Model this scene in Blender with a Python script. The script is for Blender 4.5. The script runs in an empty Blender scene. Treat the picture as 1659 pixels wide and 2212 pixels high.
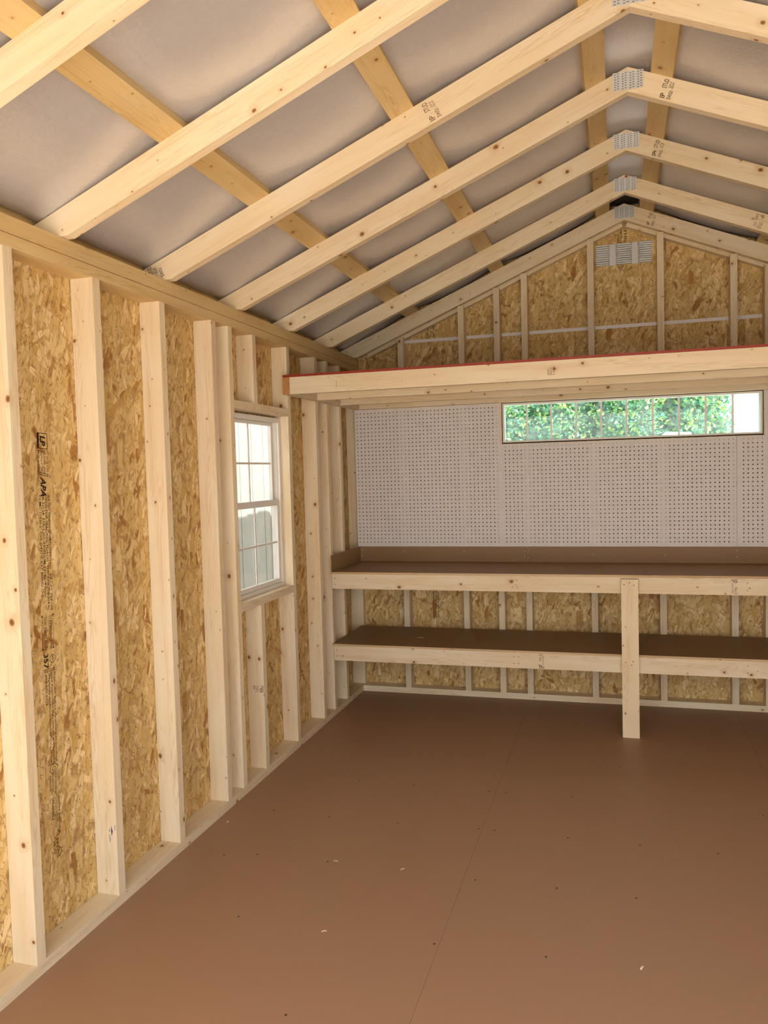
import bpy, bmesh, math, random
from mathutils import Vector, Matrix
random.seed(11)
I = 0.0254                       # everything below is laid out in inches
sc = bpy.context.scene
col = sc.collection
PI = math.pi

# ------------------------------------------------------------------ helpers
WM = {}                          # world matrix of every object built

def put(o, wm=None, parent=None):
    wm = wm or Matrix.Identity(4)
    col.objects.link(o)
    WM[o.name] = wm
    if parent is not None:
        o.parent = parent
        o.matrix_local = WM[parent.name].inverted() @ wm
    else:
        o.matrix_world = wm
    return o

def T(x, y, z):
    return Matrix.Translation(Vector((x, y, z)) * I)

def frame(org, X, Y):
    X = Vector(X).normalized(); Y = Vector(Y)
    Z = X.cross(Y).normalized(); Y = Z.cross(X).normalized()
    m = Matrix((X, Y, Z)).transposed().to_4x4()
    m.translation = Vector(org) * I
    return m

def tag(o, label=None, cat=None, group=None, kind=None):
    if label: o['label'] = label
    if cat: o['category'] = cat
    if group: o['group'] = group
    if kind: o['kind'] = kind
    return o

def mesh_obj(name, bm, mats, wm=None, parent=None, smooth=False):
    bmesh.ops.recalc_face_normals(bm, faces=bm.faces)
    me = bpy.data.meshes.new(name)
    bm.to_mesh(me); bm.free()
    for m in (mats if isinstance(mats, (list, tuple)) else [mats]):
        me.materials.append(m)
    if smooth:
        for p in me.polygons: p.use_smooth = True
    o = bpy.data.objects.new(name, me)
    return put(o, wm, parent)

def empty(name, x, y, z):
    o = bpy.data.objects.new(name, None)
    o.empty_display_size = .1
    return put(o, T(x, y, z))

def add_box(bm, x0, x1, y0, y1, z0, z1, mi=0):
    v = [bm.verts.new(Vector((x, y, z)) * I) for x in (x0, x1) for y in (y0, y1) for z in (z0, z1)]
    fs = []
    for q in ((0, 1, 3, 2), (4, 6, 7, 5), (0, 4, 5, 1), (2, 3, 7, 6), (0, 2, 6, 4), (1, 5, 7, 3)):
        f = bm.faces.new([v[i] for i in q]); f.material_index = mi; fs.append(f)
    return fs

def bev(bm, w=.07, seg=1):
    es = [e for e in bm.edges if len(e.link_faces) == 2 and e.calc_face_angle(0) > .5]
    bmesh.ops.bevel(bm, geom=es, offset=w * I, segments=seg, affect='EDGES')

def board(name, org, X, Y, L, w, t, mat, parent=None, bevel=.07):
    """sawn board: length L along X, width w along Y, thickness t along X x Y, origin at its corner"""
    bm = bmesh.new()
    add_box(bm, 0, L, 0, w, 0, t)
    if bevel: bev(bm, bevel)
    return mesh_obj(name, bm, mat, frame(org, X, Y), parent)

def add_prism(bm, pts, z0, z1, mi=0):
    a = [bm.verts.new(Vector((x, y, z0)) * I) for x, y in pts]
    b = [bm.verts.new(Vector((x, y, z1)) * I) for x, y in pts]
    n = len(pts)
    bm.faces.new(a).material_index = mi
    bm.faces.new(b[::-1]).material_index = mi
    for i in range(n):
        bm.faces.new([a[i], b[i], b[(i + 1) % n], a[(i + 1) % n]]).material_index = mi

def box_obj(name, x0, x1, y0, y1, z0, z1, mat, parent=None, bevel=0):
    """axis-aligned box whose origin is its low corner"""
    bm = bmesh.new()
    add_box(bm, 0, x1 - x0, 0, y1 - y0, 0, z1 - z0)
    if bevel: bev(bm, bevel)
    return mesh_obj(name, bm, mat, T(x0, y0, z0), parent)

# ------------------------------------------------------------------ materials
class NT:
    def __init__(s, name):
        s.m = bpy.data.materials.new(name); s.m.use_nodes = True
        s.t = s.m.node_tree; s.n = s.t.nodes; s.n.clear()
        s.out = s.n.new('ShaderNodeOutputMaterial')
    def l(s, a, b): s.t.links.new(a, b)
    def node(s, kind, **kw):
        n = s.n.new(kind)
        for k, v in kw.items(): setattr(n, k, v)
        return n
    def set(s, sock, v):
        if isinstance(v, bpy.types.NodeSocket): s.l(v, sock)
        elif v is not None: sock.default_value = v
    def math(s, op, a, b=None, c=None, clamp=False):
        n = s.node('ShaderNodeMath', operation=op, use_clamp=clamp)
        for i, v in enumerate((a, b, c)):
            if v is not None: s.set(n.inputs[i], v)
        return n.outputs[0]
    def vmath(s, op, a, b=None):
        n = s.node('ShaderNodeVectorMath', operation=op)
        s.set(n.inputs[0], a)
        if b is not None: s.set(n.inputs[1], b)
        return n.outputs[0]
    def noise(s, v, scale=1., detail=3., rough=.5, dist=0., dim='3D'):
        n = s.node('ShaderNodeTexNoise', noise_dimensions=dim)
        s.set(n.inputs['Vector'], v)
        n.inputs['Scale'].default_value = scale; n.inputs['Detail'].default_value = detail
        n.inputs['Roughness'].default_value = rough; n.inputs['Distortion'].default_value = dist
        return n.outputs[0]
    def ramp(s, f, stops, interp='LINEAR'):
        n = s.node('ShaderNodeValToRGB'); r = n.color_ramp; r.interpolation = interp
        while len(r.elements) < len(stops): r.elements.new(.5)
        for e, (p, c) in zip(r.elements, stops):
            e.position = p; e.color = (*c, 1) if len(c) == 3 else c
        s.set(n.inputs[0], f)
        return n.outputs[0]
    def mix(s, f, a, b, mode='MIX'):
        n = s.node('ShaderNodeMix', data_type='RGBA', blend_type=mode)
        s.set(n.inputs[0], f)
        for i, v in ((6, a), (7, b)):
            if isinstance(v, tuple) and len(v) == 3: v = (*v, 1)
            s.set(n.inputs[i], v)
        return n.outputs[2]
    def step(s, v, lo, hi):
        n = s.node('ShaderNodeMapRange', interpolation_type='SMOOTHSTEP')
        s.set(n.inputs[0], v); s.set(n.inputs[1], lo); s.set(n.inputs[2], hi)
        return n.outputs[0]
    def comb(s, x, y, z=0.):
        n = s.node('ShaderNodeCombineXYZ')
        for i, v in enumerate((x, y, z)): s.set(n.inputs[i], v)
        return n.outputs[0]
    def sep(s, v):
        n = s.node('ShaderNodeSeparateXYZ'); s.l(v, n.inputs[0]); return n.outputs
    def inch(s):
        tc = s.node('ShaderNodeTexCoord')
        return s.vmath('MULTIPLY', tc.outputs['Object'], (1 / I,) * 3)
    def rnd(s): return s.node('ShaderNodeObjectInfo').outputs['Random']
    def bsdf(s, color, rough=.6, bump=None, bstr=.2, bdist=.01, spec=.5, metal=0.):
        b = s.node('ShaderNodeBsdfPrincipled')
        if isinstance(color, tuple) and len(color) == 3: color = (*color, 1)
        s.set(b.inputs['Base Color'], color); s.set(b.inputs['Roughness'], rough)
        b.inputs['Specular IOR Level'].default_value = spec; b.inputs['Metallic'].default_value = metal
        if bump is not None:
            n = s.node('ShaderNodeBump'); n.inputs['Strength'].default_value = bstr
            n.inputs['Distance'].default_value = bdist; s.l(bump, n.inputs['Height'])
            s.l(n.outputs[0], b.inputs['Normal'])
        s.l(b.outputs[0], s.out.inputs[0])
        return s.m

def lumber(name, light, mid, dark, knot=(.165, .08, .028), knots=1.0):
    s = NT(name)
    v = s.inch(); r = s.rnd()
    x, y, z = s.sep(v)
    off = s.math('MULTIPLY', r, 973.)
    sx = s.math('ADD', x, off)
    yz = s.math('ADD', s.math('ADD', y, s.math('MULTIPLY', z, 1.3)), s.math('MULTIPLY', r, 57.))
    # knots: one chance per cell, sized per cell, on every face
    kv = s.comb(s.math('MULTIPLY', sx, 1 / 5.2), s.math('MULTIPLY', yz, 1 / 4.2))
    vo = s.node('ShaderNodeTexVoronoi', voronoi_dimensions='2D', feature='F1')
    s.l(kv, vo.inputs['Vector']); vo.inputs['Scale'].default_value = 1
    d = vo.outputs['Distance']
    cr, cg, cb = s.sep(vo.outputs['Color'])
    rad = s.math('MULTIPLY_ADD', s.math('POWER', cr, 2.6), .085 * knots, .018)
    wob = s.noise(s.comb(sx, yz), 1.6, 2)
    dd = s.math('ADD', d, s.math('MULTIPLY', s.math('SUBTRACT', wob, .5), .05))
    rel = s.math('DIVIDE', dd, rad)
    has = s.math('GREATER_THAN', cg, .33)
    km = s.math('MULTIPLY', s.math('SUBTRACT', 1., s.step(rel, .72, 1.02)), has)
    halo = s.math('MULTIPLY', s.math('SUBTRACT', 1., s.step(rel, .6, 3.4)), has)
    core = s.math('SUBTRACT', 1., s.step(rel, .1, .62))
    # grain that runs along the board and flows round the knots
    bend = s.math('MULTIPLY', halo, .55)
    gv = s.comb(s.math('MULTIPLY', sx, .035), s.math('ADD', s.math('MULTIPLY', y, .75), s.math('ADD', bend, s.math('MULTIPLY', r, 31.))), s.math('MULTIPLY', z, .75))
    g1 = s.noise(gv, 1.0, 3, .55, .6)
    band = s.math('ABSOLUTE', s.math('SINE', s.math('MULTIPLY', g1, 46.)))
    g2 = s.noise(s.comb(s.math('MULTIPLY', sx, .10), s.math('MULTIPLY', y, 7.), s.math('MULTIPLY', z, 7.)), 1., 2)
    g3 = s.noise(s.comb(s.math('MULTIPLY', sx, .05), s.math('MULTIPLY', yz, .3), r), 1., 2)
    base = s.mix(s.step(g3, .36, .68), light, mid)
    stren = s.math('MULTIPLY', s.math('MULTIPLY', s.math('POWER', band, 4.), s.step(g1, .42, .66)), .55)
    c = s.mix(stren, base, dark)
    c = s.mix(s.math('MULTIPLY', s.step(g2, .58, .80), .16), c, dark)
    c = s.mix(s.math('MULTIPLY', halo, .34), c, tuple(q * .78 for q in dark))
    kc = s.mix(core, tuple(q * 2.0 for q in knot), knot)
    c = s.mix(km, c, kc)
    # slight board-to-board difference
    tone = s.math('MULTIPLY_ADD', r, .16, .90)
    hs = s.node('ShaderNodeHueSaturation'); s.l(tone, hs.inputs['Value']); s.l(c, hs.inputs['Color'])
    return s.bsdf(hs.outputs[0], .58, s.math('ADD', g2, s.math('MULTIPLY', km, -.3)), .12, .002, .28)

def osb(name, axes):
    """strand board: overlapping wood flakes in several directions"""
    s = NT(name)
    xyz = s.sep(s.inch()); u = xyz[axes[0]]; w = xyz[axes[1]]
    wv = s.comb(u, w)
    def ncol(sc_, seed):
        n = s.node('ShaderNodeTexNoise', noise_dimensions='2D')
        s.l(s.vmath('ADD', wv, (seed, seed * 1.7, 0)), n.inputs['Vector'])
        n.inputs['Scale'].default_value = sc_; n.inputs['Detail'].default_value = 1.2
        return n.outputs[1]
    warp = s.vmath('MULTIPLY', s.vmath('SUBTRACT', ncol(.6, 3.), (.5, .5, .5)), (.45, .45, 0))
    p = s.vmath('ADD', wv, warp)
    px, py, _ = s.sep(p)
    A = (.68, .505, .23); B = (.605, .42, .155); Cc = (.515, .325, .10); D = (.37, .18, .045); E2 = (.82, .635, .34)
    stops = [(0, Cc), (.14, B), (.42, A), (.62, B), (.78, E2), (.90, A), (.965, D)]
    c = None; hgt = None
    layers = [(1.45, 2.8, 1.4, 0.), (1.15, 3.8, 1.25, .42), (2.0, 3.2, 1.0, .52), (.55, 3.0, .95, .72), (2.6, 2.8, .9, .70), (1.6, 3.8, 1.0, .52), (1.2, 2.1, .55, .70), (1.5, 4.2, 1.5, .86), (.95, 3.6, 1.2, .90)]
    for k, (a, L, W_, thr) in enumerate(layers):
        ca, sa = math.cos(a), math.sin(a)
        q1 = s.math('ADD', s.math('MULTIPLY', px, ca / L), s.math('MULTIPLY', py, sa / L))
        q2 = s.math('ADD', s.math('MULTIPLY', px, -sa / W_), s.math('MULTIPLY', py, ca / W_))
        qv = s.vmath('ADD', s.comb(q1, q2), (k * 17.3, k * 9.1, 0))
        vo = s.node('ShaderNodeTexVoronoi', voronoi_dimensions='2D', feature='F1', distance='CHEBYCHEV')
        s.l(qv, vo.inputs['Vector']); vo.inputs['Scale'].default_value = 1
        cr, cg, cb = s.sep(vo.outputs['Color'])
        flake = s.ramp(cr, stops)
        if c is None:
            c = flake; hgt = cb
        else:
            on = s.math('GREATER_THAN', cg, thr)
            edge = s.step(vo.outputs['Distance'], .36, .60)
            on2 = s.math('MULTIPLY', on, s.math('SUBTRACT', 1., edge))
            c = s.mix(s.math('MULTIPLY', on, s.math('MULTIPLY', edge, .34)), c, (.25, .11, .028))
            c = s.mix(on2, c, flake)
            hgt = s.math('ADD', s.math('MULTIPLY', hgt, s.math('SUBTRACT', 1., on2)), s.math('MULTIPLY', on2, cb))
    # grain along the strands, dark slivers painting in the shadow along flake edges
    gr = s.noise(s.comb(s.math('MULTIPLY', px, 5.), s.math('MULTIPLY', py, .7)), 1., 3)
    c = s.mix(s.math('MULTIPLY', s.step(gr, .5, .8), .22), c, (.38, .19, .05))
    rag = s.noise(wv, 3.2, 2)
    for a, L, W_, thr, k in ((1.48, 1.6, .21, .885, 3), (1.15, 1.5, .20, .90, 7), (1.95, 1.5, .21, .90, 5), (.6, 1.4, .19, .945, 9), (2.6, 1.4, .18, .94, 11), (1.6, .6, .28, .93, 13)):
        ca, sa = math.cos(a), math.sin(a)
        q1 = s.math('ADD', s.math('MULTIPLY', u, ca / L), s.math('MULTIPLY', w, sa / L))
        q2 = s.math('ADD', s.math('MULTIPLY', u, -sa / W_), s.math('MULTIPLY', w, ca / W_))
        vo = s.node('ShaderNodeTexVoronoi', voronoi_dimensions='2D', feature='F1')
        s.l(s.vmath('ADD', s.comb(q1, q2), (k * 7.7, k * 3.3, 0)), vo.inputs['Vector']); vo.inputs['Scale'].default_value = 1
        cr, cg, cb = s.sep(vo.outputs['Color'])
        m = s.math('MULTIPLY', s.math('GREATER_THAN', cg, thr), s.math('SUBTRACT', 1., s.step(s.math('MULTIPLY_ADD', s.math('SUBTRACT', rag, .5), .5, vo.outputs['Distance']), .20, .38)))
        c = s.mix(s.math('MULTIPLY', m, s.math('MULTIPLY_ADD', cb, .5, .28)), c, s.mix(cr, (.12, .045, .010), (.27, .115, .027)))
    return s.bsdf(c, .62, s.math('ADD', hgt, gr), .22, .003, .3)

def brown_panel(name, base, rough=.55):
    s = NT(name); v = s.inch()
    n1 = s.noise(v, 14., 2, .6); n2 = s.noise(v, .06, 2); n3 = s.noise(v, .9, 4, .6)
    c = s.mix(s.step(n1, .35, .7), tuple(q * .88 for q in base), tuple(q * 1.10 for q in base))
    c = s.mix(s.math('MULTIPLY', s.step(n2, .4, .65), .30), c, (base[0] * 1.02, base[1] * .92, base[2] * 1.0))
    c = s.mix(s.math('MULTIPLY', s.step(n3, .66, .8), .15), c, tuple(q * .8 for q in base))
    return s.bsdf(c, rough, n1, .05, .001, .35)

def plain(name, c, rough=.5, metal=0., spec=.4, var=.06, scale=2.):
    s = NT(name); n = s.noise(s.inch(), scale, 4)
    cc = s.mix(s.step(n, .3, .7), tuple(q * (1 - var) for q in c), tuple(min(1, q * (1 + var)) for q in c))
    return s.bsdf(cc, rough, None, spec=spec, metal=metal)

PINE = lumber('pine_lumber', (.785, .68, .495), (.745, .61, .405), (.58, .395, .19))
PURL = lumber('yellow_pine', (.62, .475, .245), (.575, .415, .19), (.43, .265, .09))
RED_END = lumber('cut_end_wood', (.50, .25, .10), (.44, .20, .07), (.32, .12, .035))
OSB_L = osb('strand_board_side', (1, 2))
OSB_B = osb('strand_board_back', (0, 2))
FLOOR = brown_panel('brown_floor_panel', (.335, .20, .117), .5)
BENCH = brown_panel('brown_bench_panel', (.285, .172, .078), .55)
EDGE = lumber('strand_board_edge', (.62, .45, .26), (.52, .35, .18), (.34, .20, .09), knots=.2)
RED = plain('red_painted_edge', (.27, .028, .012), .5)
PEG = plain('white_pegboard', (.67, .635, .62), .55, var=.02, scale=.5)
CORE = plain('hardboard_core', (.075, .045, .028), .8)
VINYL = plain('white_window_vinyl', (.74, .71, .66), .4, var=.02)
GALV = plain('galvanised_steel', (.66, .675, .67), .46, .5, var=.04, scale=1)
WHITE_METAL = plain('white_flashing', (.80, .78, .80), .4, .0, var=.03)
INK = plain('black_ink', (.035, .018, .012), .8, spec=.1)
INK_SOFT = plain('faded_ink', (.17, .09, .05), .8, spec=.1)
PEN = plain('purple_pen', (.17, .13, .30), .8, spec=.1)
NAILW = plain('bright_nail', (.85, .80, .70), .35, .4)
SCREW = plain('dark_screw', (.075, .035, .018), .6)
DARK = plain('flat_black', (.03, .022, .016), .85)
ROOFDECK = plain('roof_deck_wood', (.20, .12, .06), .8)
SHINGLE = plain('shingles', (.10, .09, .085), .9, var=.3)
GRAVEL = plain('gravel', (.56, .50, .42), .95, var=.18, scale=.4)
SIDING = plain('pale_painted_siding', (.255, .262, .243), .7, var=.04, scale=.3)
SIDING_TRIM = plain('cream_trim', (.34, .32, .25), .7, var=.03)
WHITE_SIDE = plain('white_lap_siding', (.80, .80, .78), .7, var=.02)
WHITE_CAR = plain('white_metal_roof', (.78, .80, .82), .5, var=.02)

def foil():
    s = NT('radiant_foil'); v = s.inch(); x, y, z = s.sep(v)
    w1 = s.noise(s.comb(s.math('MULTIPLY', x, .55), s.math('MULTIPLY', y, .10)), 1., 4, .55, .8)
    w2 = s.noise(v, .8, 4, .6, 1.2)
    w3 = s.noise(s.comb(s.math('MULTIPLY', x, 3.5), s.math('MULTIPLY', y, 3.5)), 1., 2)
    h = s.math('ADD', s.math('MULTIPLY', w1, 1.), s.math('ADD', s.math('MULTIPLY', w2, .8), s.math('MULTIPLY', w3, .12)))
    c = s.mix(w2, (.54, .53, .545), (.61, .60, .615))
    return s.bsdf(c, .27, h, .35, .006, .7, .3)
FOIL = foil()

def glass(name, tint, film_=.1):
    s = NT(name)
    tr = s.node('ShaderNodeBsdfTransparent'); tr.inputs[0].default_value = (*tint, 1)
    gl = s.node('ShaderNodeBsdfGlossy'); gl.inputs['Roughness'].default_value = .03
    df = s.node('ShaderNodeBsdfDiffuse'); df.inputs[0].default_value = (.66, .86, .92, 1)
    lw = s.node('ShaderNodeLayerWeight'); fr = s.math('MULTIPLY_ADD', s.math('POWER', lw.outputs['Facing'], 5.), .5, .03)
    m1 = s.node('ShaderNodeMixShader'); s.l(fr, m1.inputs[0]); s.l(tr.outputs[0], m1.inputs[1]); s.l(gl.outputs[0], m1.inputs[2])
    x, y, z = s.sep(s.inch())
    film = s.math('MULTIPLY', s.step(s.noise(s.inch(), .25, 4), .3, .8), film_)
    m2 = s.node('ShaderNodeMixShader'); s.l(film, m2.inputs[0]); s.l(m1.outputs[0], m2.inputs[1]); s.l(df.outputs[0], m2.inputs[2])
    s.l(m2.outputs[0], s.out.inputs[0])
    return s.m
GLASS = glass('window_glass', (.92, .925, .925))
GLASS2 = glass('hazed_window_glass', (.82, .93, .95), .34)  # pale blue film paints a bright haze over the view outside

def leaf():
    s = NT('shrub_leaves')
    g = s.node('ShaderNodeNewGeometry').outputs['Random Per Island']
    c = s.ramp(g, [(0, (.06, .20, .12)), (.35, (.11, .32, .19)), (.60, (.20, .47, .22)), (.78, (.38, .62, .18)), (.88, (.72, .76, .14)), (1, (.85, .82, .40))])  # yellow end of the ramp paints sunlight into some leaves
    d = s.node('ShaderNodeBsdfPrincipled'); s.l(c, d.inputs['Base Color']); d.inputs['Roughness'].default_value = .35
    t = s.node('ShaderNodeBsdfTranslucent'); s.l(c, t.inputs[0])
    m = s.node('ShaderNodeMixShader'); m.inputs[0].default_value = .35
    s.l(d.outputs[0], m.inputs[1]); s.l(t.outputs[0], m.inputs[2]); s.l(m.outputs[0], s.out.inputs[0])
    return s.m
LEAF = leaf()
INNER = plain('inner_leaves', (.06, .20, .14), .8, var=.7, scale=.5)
STEM = plain('shrub_stem', (.10, .06, .03), .9)

# ------------------------------------------------------------------ lettering
_fonts = {}
def text_bm(txt, w, h, bm=None, org=(0, 0), bold=0., lean=0.):
    """letters of txt filling a w x h box at org (inches), flat ink in the local XY plane"""
    cu = bpy.data.curves.new('tmp', 'FONT'); cu.body = txt; cu.fill_mode = 'FRONT'; cu.resolution_u = 2
    cu.offset = bold + .007; cu.shear = lean
    o = bpy.data.objects.new('tmp', cu); col.objects.link(o)
    dg = bpy.context.evaluated_depsgraph_get(); dg.update()
    me = bpy.data.meshes.new_from_object(o.evaluated_get(dg))
    xs = [v.co.x for v in me.vertices]; ys = [v.co.y for v in me.vertices]
    x0, x1, y0, y1 = min(xs), max(xs), min(ys), max(ys)
    bm = bm or bmesh.new()
    vs = [bm.verts.new(Vector((org[0] + (v.co.x - x0) / (x1 - x0) * w, org[1] + (v.co.y - y0) / (y1 - y0) * h, 0)) * I) for v in me.vertices]
    for p in me.polygons:
        try: bm.faces.new([vs[i] for i in p.vertices])
        except ValueError: pass
    bpy.data.objects.remove(o); bpy.data.curves.remove(cu); bpy.data.meshes.remove(me)
    return bm

def quad(bm, x0, x1, y0, y1):
    bm.faces.new([bm.verts.new(Vector(p + (0,)) * I) for p in ((x0, y0), (x1, y0), (x1, y1), (x0, y1))])

def line(bm, a, b, w=.06):
    a = Vector(a); b = Vector(b); d = (b - a).normalized(); n = Vector((-d.y, d.x)) * w / 2
    bm.faces.new([bm.verts.new((Vector((p.x, p.y, 0))) * I) for p in (a - n, b - n, b + n, a + n)])

def poly(bm, pts, w=.07, closed=True):
    for i in range(len(pts) - (0 if closed else 1)): line(bm, pts[i], pts[(i + 1) % len(pts)], w)

def stamp(rows, parent, org, X, Y, name='grade_stamp', mat=None):
    """rows: (text, x, y, w, h) on the plane through org with axes X (reading) and Y (letters' up)"""
    bm = bmesh.new()
    for t, x, y, w, h in rows: text_bm(t, w, h, bm, (x, y))
    return mesh_obj(name, bm, mat or INK_SOFT, frame(org, X, Y), parent)

# ------------------------------------------------------------------ measured layout (inches)
YB = 188.8                      # inner face of the back wall studs
OSBY = 192.3                    # inside of the back sheathing
HT = 85.5                       # underside of the top plates
RX, RZ, PIT = 68.65, 117.33, .4156
ANG = math.atan(PIT); VD = 3.5 / math.cos(ANG)
WID = 137.3                     # between the side-wall studs
zb = lambda x: RZ - PIT * abs(RX - x)          # underside of the rafters
zt = lambda x: zb(x) + VD

# ---- floor: three rows of sheets with their seams left open by a hair
bm = bmesh.new()
g = .014
for xa, xb, ys in ((-3.5, 44.5, (0, 96.4, 192.3)), (44.5, 92.5, (0, 48, 144.4, 192.3)), (92.5, 140.8, (0, 96.4, 192.3))):
    for a, b in zip(ys[:-1], ys[1:]):
        add_box(bm, xa + g, xb - g, a + g, b - g, -.7, 0)
floor = mesh_obj('floor', bm, FLOOR); tag(floor, kind='structure')
for x, y in [(7.9, 112.5), (18.4, 112.1), (18.5, 128.5), (29.1, 128.8), (43.3, 128.9), (46.4, 129.1), (43.9, 113.4), (46.6, 113.4), (58.2, 113.4), (66.2, 145.8), (69.1, 113.4), (80.3, 113.2), (57.6, 97.5), (46.2, 97.1), (68.2, 97.4), (23.6, 97.3), (12.1, 97.0), (7.1, 95.6), (43.9, 80.6), (57.5, 81.2), (31.1, 64.0), (17.2, 80.4), (58.0, 129.6), (89.0, 128.8), (30.5, 112.5)]:
    bm = bmesh.new()
    bmesh.ops.create_cone(bm, cap_ends=True, segments=10, radius1=.17 * I, radius2=.15 * I, depth=.03 * I)
    mesh_obj('screw_head', bm, SCREW, T(x, y, .012), floor)
box = box_obj('floor_joists', -3.5, 140.8, .2, 192.2, -6.5, -.75, ROOFDECK)
tag(box, kind='structure'); box.name = 'trim_1'

# ---- sheathing: left wall with the window hole
bm = bmesh.new()
def sheet(y0, y1, z0, z1): add_box(bm, -3.95, -3.5, y0, y1, z0, z1)
for y0, y1, z0, z1 in ((0, 47.9, -4, 89.1), (48, 95.95, -4, 89.1), (96, 119.4, -4, 89.1), (119.4, 142.8, -4, 35.8), (119.4, 142.8, 70.3, 89.1), (142.8, 143.95, -4, 89.1), (144, 192.7, -4, 89.1)):
    sheet(y0, y1, z0, z1)
add_box(bm, -4.6, -3.95, 0, 192.7, 88.3, 89.05)
wall_left = mesh_obj('wall_left', bm, OSB_L); tag(wall_left, kind='structure')
bm = bmesh.new(); add_box(bm, 140.8, 141.25, 0, 192.7, -4, 89.1); add_box(bm, 141.25, 142.4, 0, 192.7, 88.3, 89.05); add_box(bm, 141.75, 142.4, 0, 192.7, 89.05, 92.9)
wr = mesh_obj('wall_right', bm, OSB_L); tag(wr, kind='structure')

# back wall sheathing, gable shaped, transom hole; two courses meeting at the white flashing
bm = bmesh.new()
def bpoly(pts): add_prism(bm, [(x, z) for x, z in pts], -192.7, -192.3)
bpoly([(-3.9, -4), (38.6, -4), (38.6, 92.4), (-3.9, 92.4)])
bpoly([(38.6, -4), (98.9, -4), (98.9, 65.2), (38.6, 65.2)])
bpoly([(38.6, 75.3), (98.9, 75.3), (98.9, 92.4), (38.6, 92.4)])
bpoly([(98.9, -4), (141.2, -4), (141.2, 92.4), (98.9, 92.4)])
xe = RX - (zt(RX) - 93.2) / PIT
bpoly([(-3.9, 92.45), (2 * RX + 3.9, 92.45), (2 * RX + 3.9, zt(-3.9) + 2.2), (RX, zt(RX) + 2.2), (-3.9, zt(-3.9) + 2.2)]); bpoly([(-5.4, 88.4), (-3.95, 88.4), (-3.95, 93), (-5.4, 92.8)])
# rotate (x, z, -y) -> world
rot = Matrix(((1, 0, 0, 0), (0, 0, -1, 0), (0, 1, 0, 0), (0, 0, 0, 1)))
bmesh.ops.transform(bm, matrix=rot, verts=bm.verts)
wall_back = mesh_obj('wall_back', bm, OSB_B); tag(wall_back, kind='structure')

# front wall with the double door opening the photograph is taken through
DX0, DX1, DZ = 8., 129., 84.  # opening widened on purpose so daylight reaches the far end
bm = bmesh.new()
for pts in ([(-3.9, -4), (DX0, -4), (DX0, 88), (-3.9, 88)], [(DX1, -4), (141.2, -4), (141.2, 88), (DX1, 88)], [(DX0, DZ), (DX1, DZ), (DX1, 88), (DX0, 88)],
            [(-3.9, 88.02), (2 * RX + 3.9, 88.02), (2 * RX + 3.9, zt(-3.9) + 2.2), (RX, zt(RX) + 2.2), (-3.9, zt(-3.9) + 2.2)]):
    add_prism(bm, pts, -.3, 0)
bmesh.ops.transform(bm, matrix=rot, verts=bm.verts)
wf = mesh_obj('wall_front', bm, OSB_B); tag(wf, kind='structure')

# ---- left wall framing
GL = 'studs along the left wall'
board('bottom_plate', (0, 0, 0), (0, 1, 0), (-1, 0, 0), 192.2, 3.45, 1.5, PINE)
tag(bpy.data.objects['bottom_plate'], 'pale bottom plate running along the floor under the left wall studs', 'wall plate')
# X x Y = (0,1,0)x(-1,0,0) = (0,0,1): thickness upwards
o = board('top_plate', (0, 0, HT), (0, 1, 0), (-1, 0, 0), 192.2, 3.45, 1.5, PURL)
tag(o, 'lower of two long top plates resting on the left wall studs', 'wall plate')
o = board('top_plate', (0, 0, HT + 1.59), (0, 1, 0), (-1, 0, 0), 192.2, 3.45, 2.02, PURL)
tag(o, 'upper of two long top plates, the rafter ends sit on it', 'wall plate')

o = board('eave_board', (-4.45, 0, 88.0), (0, 1, 0), (0, 0, 1), 192.2, 4.9, 1.0, PURL)
o.location.x -= 1.0 * I; WM[o.name] = o.matrix_basis.copy()
tag(o, 'board on edge behind the rafter ends, above the left wall plates', 'eave board')

def stud(y, label, z0=1.5, z1=HT, name='wall_stud', group=GL, mat=None):
    o = board(name, (-3.45, y, z0), (0, 0, 1), (1, 0, 0), z1 - z0, 3.45, 1.5, mat or PINE)
    return tag(o, label, 'stud', group)
# X=(0,0,1), Y=(1,0,0): thickness axis = X x Y = (0,1,0)
stud(62.69, 'wall stud nearest the camera, at the left edge of the photo')
sB = stud(78.84, 'second wall stud from the left, purple pen smudge near its foot')
stud(94.86, 'third wall stud from the left along the strand board wall')
stud(110.97, 'fourth wall stud from the left, just left of the doubled stud by the window')
stud(117.05, 'stud forming the near jamb of the left wall window')
sF = stud(126.93, 'short cripple stud under the left window sill, stamped upside down', 1.5, 33.7, 'cripple_stud')
stud(126.93, 'short cripple stud above the left window header', 72.5, HT, 'cripple_stud')
stud(143.15, 'stud forming the far jamb of the left wall window, header runs into it')
stud(159.26, 'first wall stud to the right of the left wall window')
stud(166.65, 'second wall stud beyond the left window, in front of the workbench end')
stud(175.58, 'third wall stud beyond the left window, partly behind the workbench end')
stud(190.7, 'corner stud at the far end of the left wall beside the white pegboard')
# pen smudge on the second stud
bm = bmesh.new()
for k in range(9):
    a = (random.uniform(-.5, .5), random.uniform(-.9, .9)); b = (a[0] + random.uniform(-.15, .15), a[1] + random.uniform(.4, .9))
    line(bm, a, b, .09)
mesh_obj('ink_smudge', bm, PEN, frame((-.75, 78.84 - .02, 9.8), (1, 0, 0), (0, 0, 1)), sB)
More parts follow.
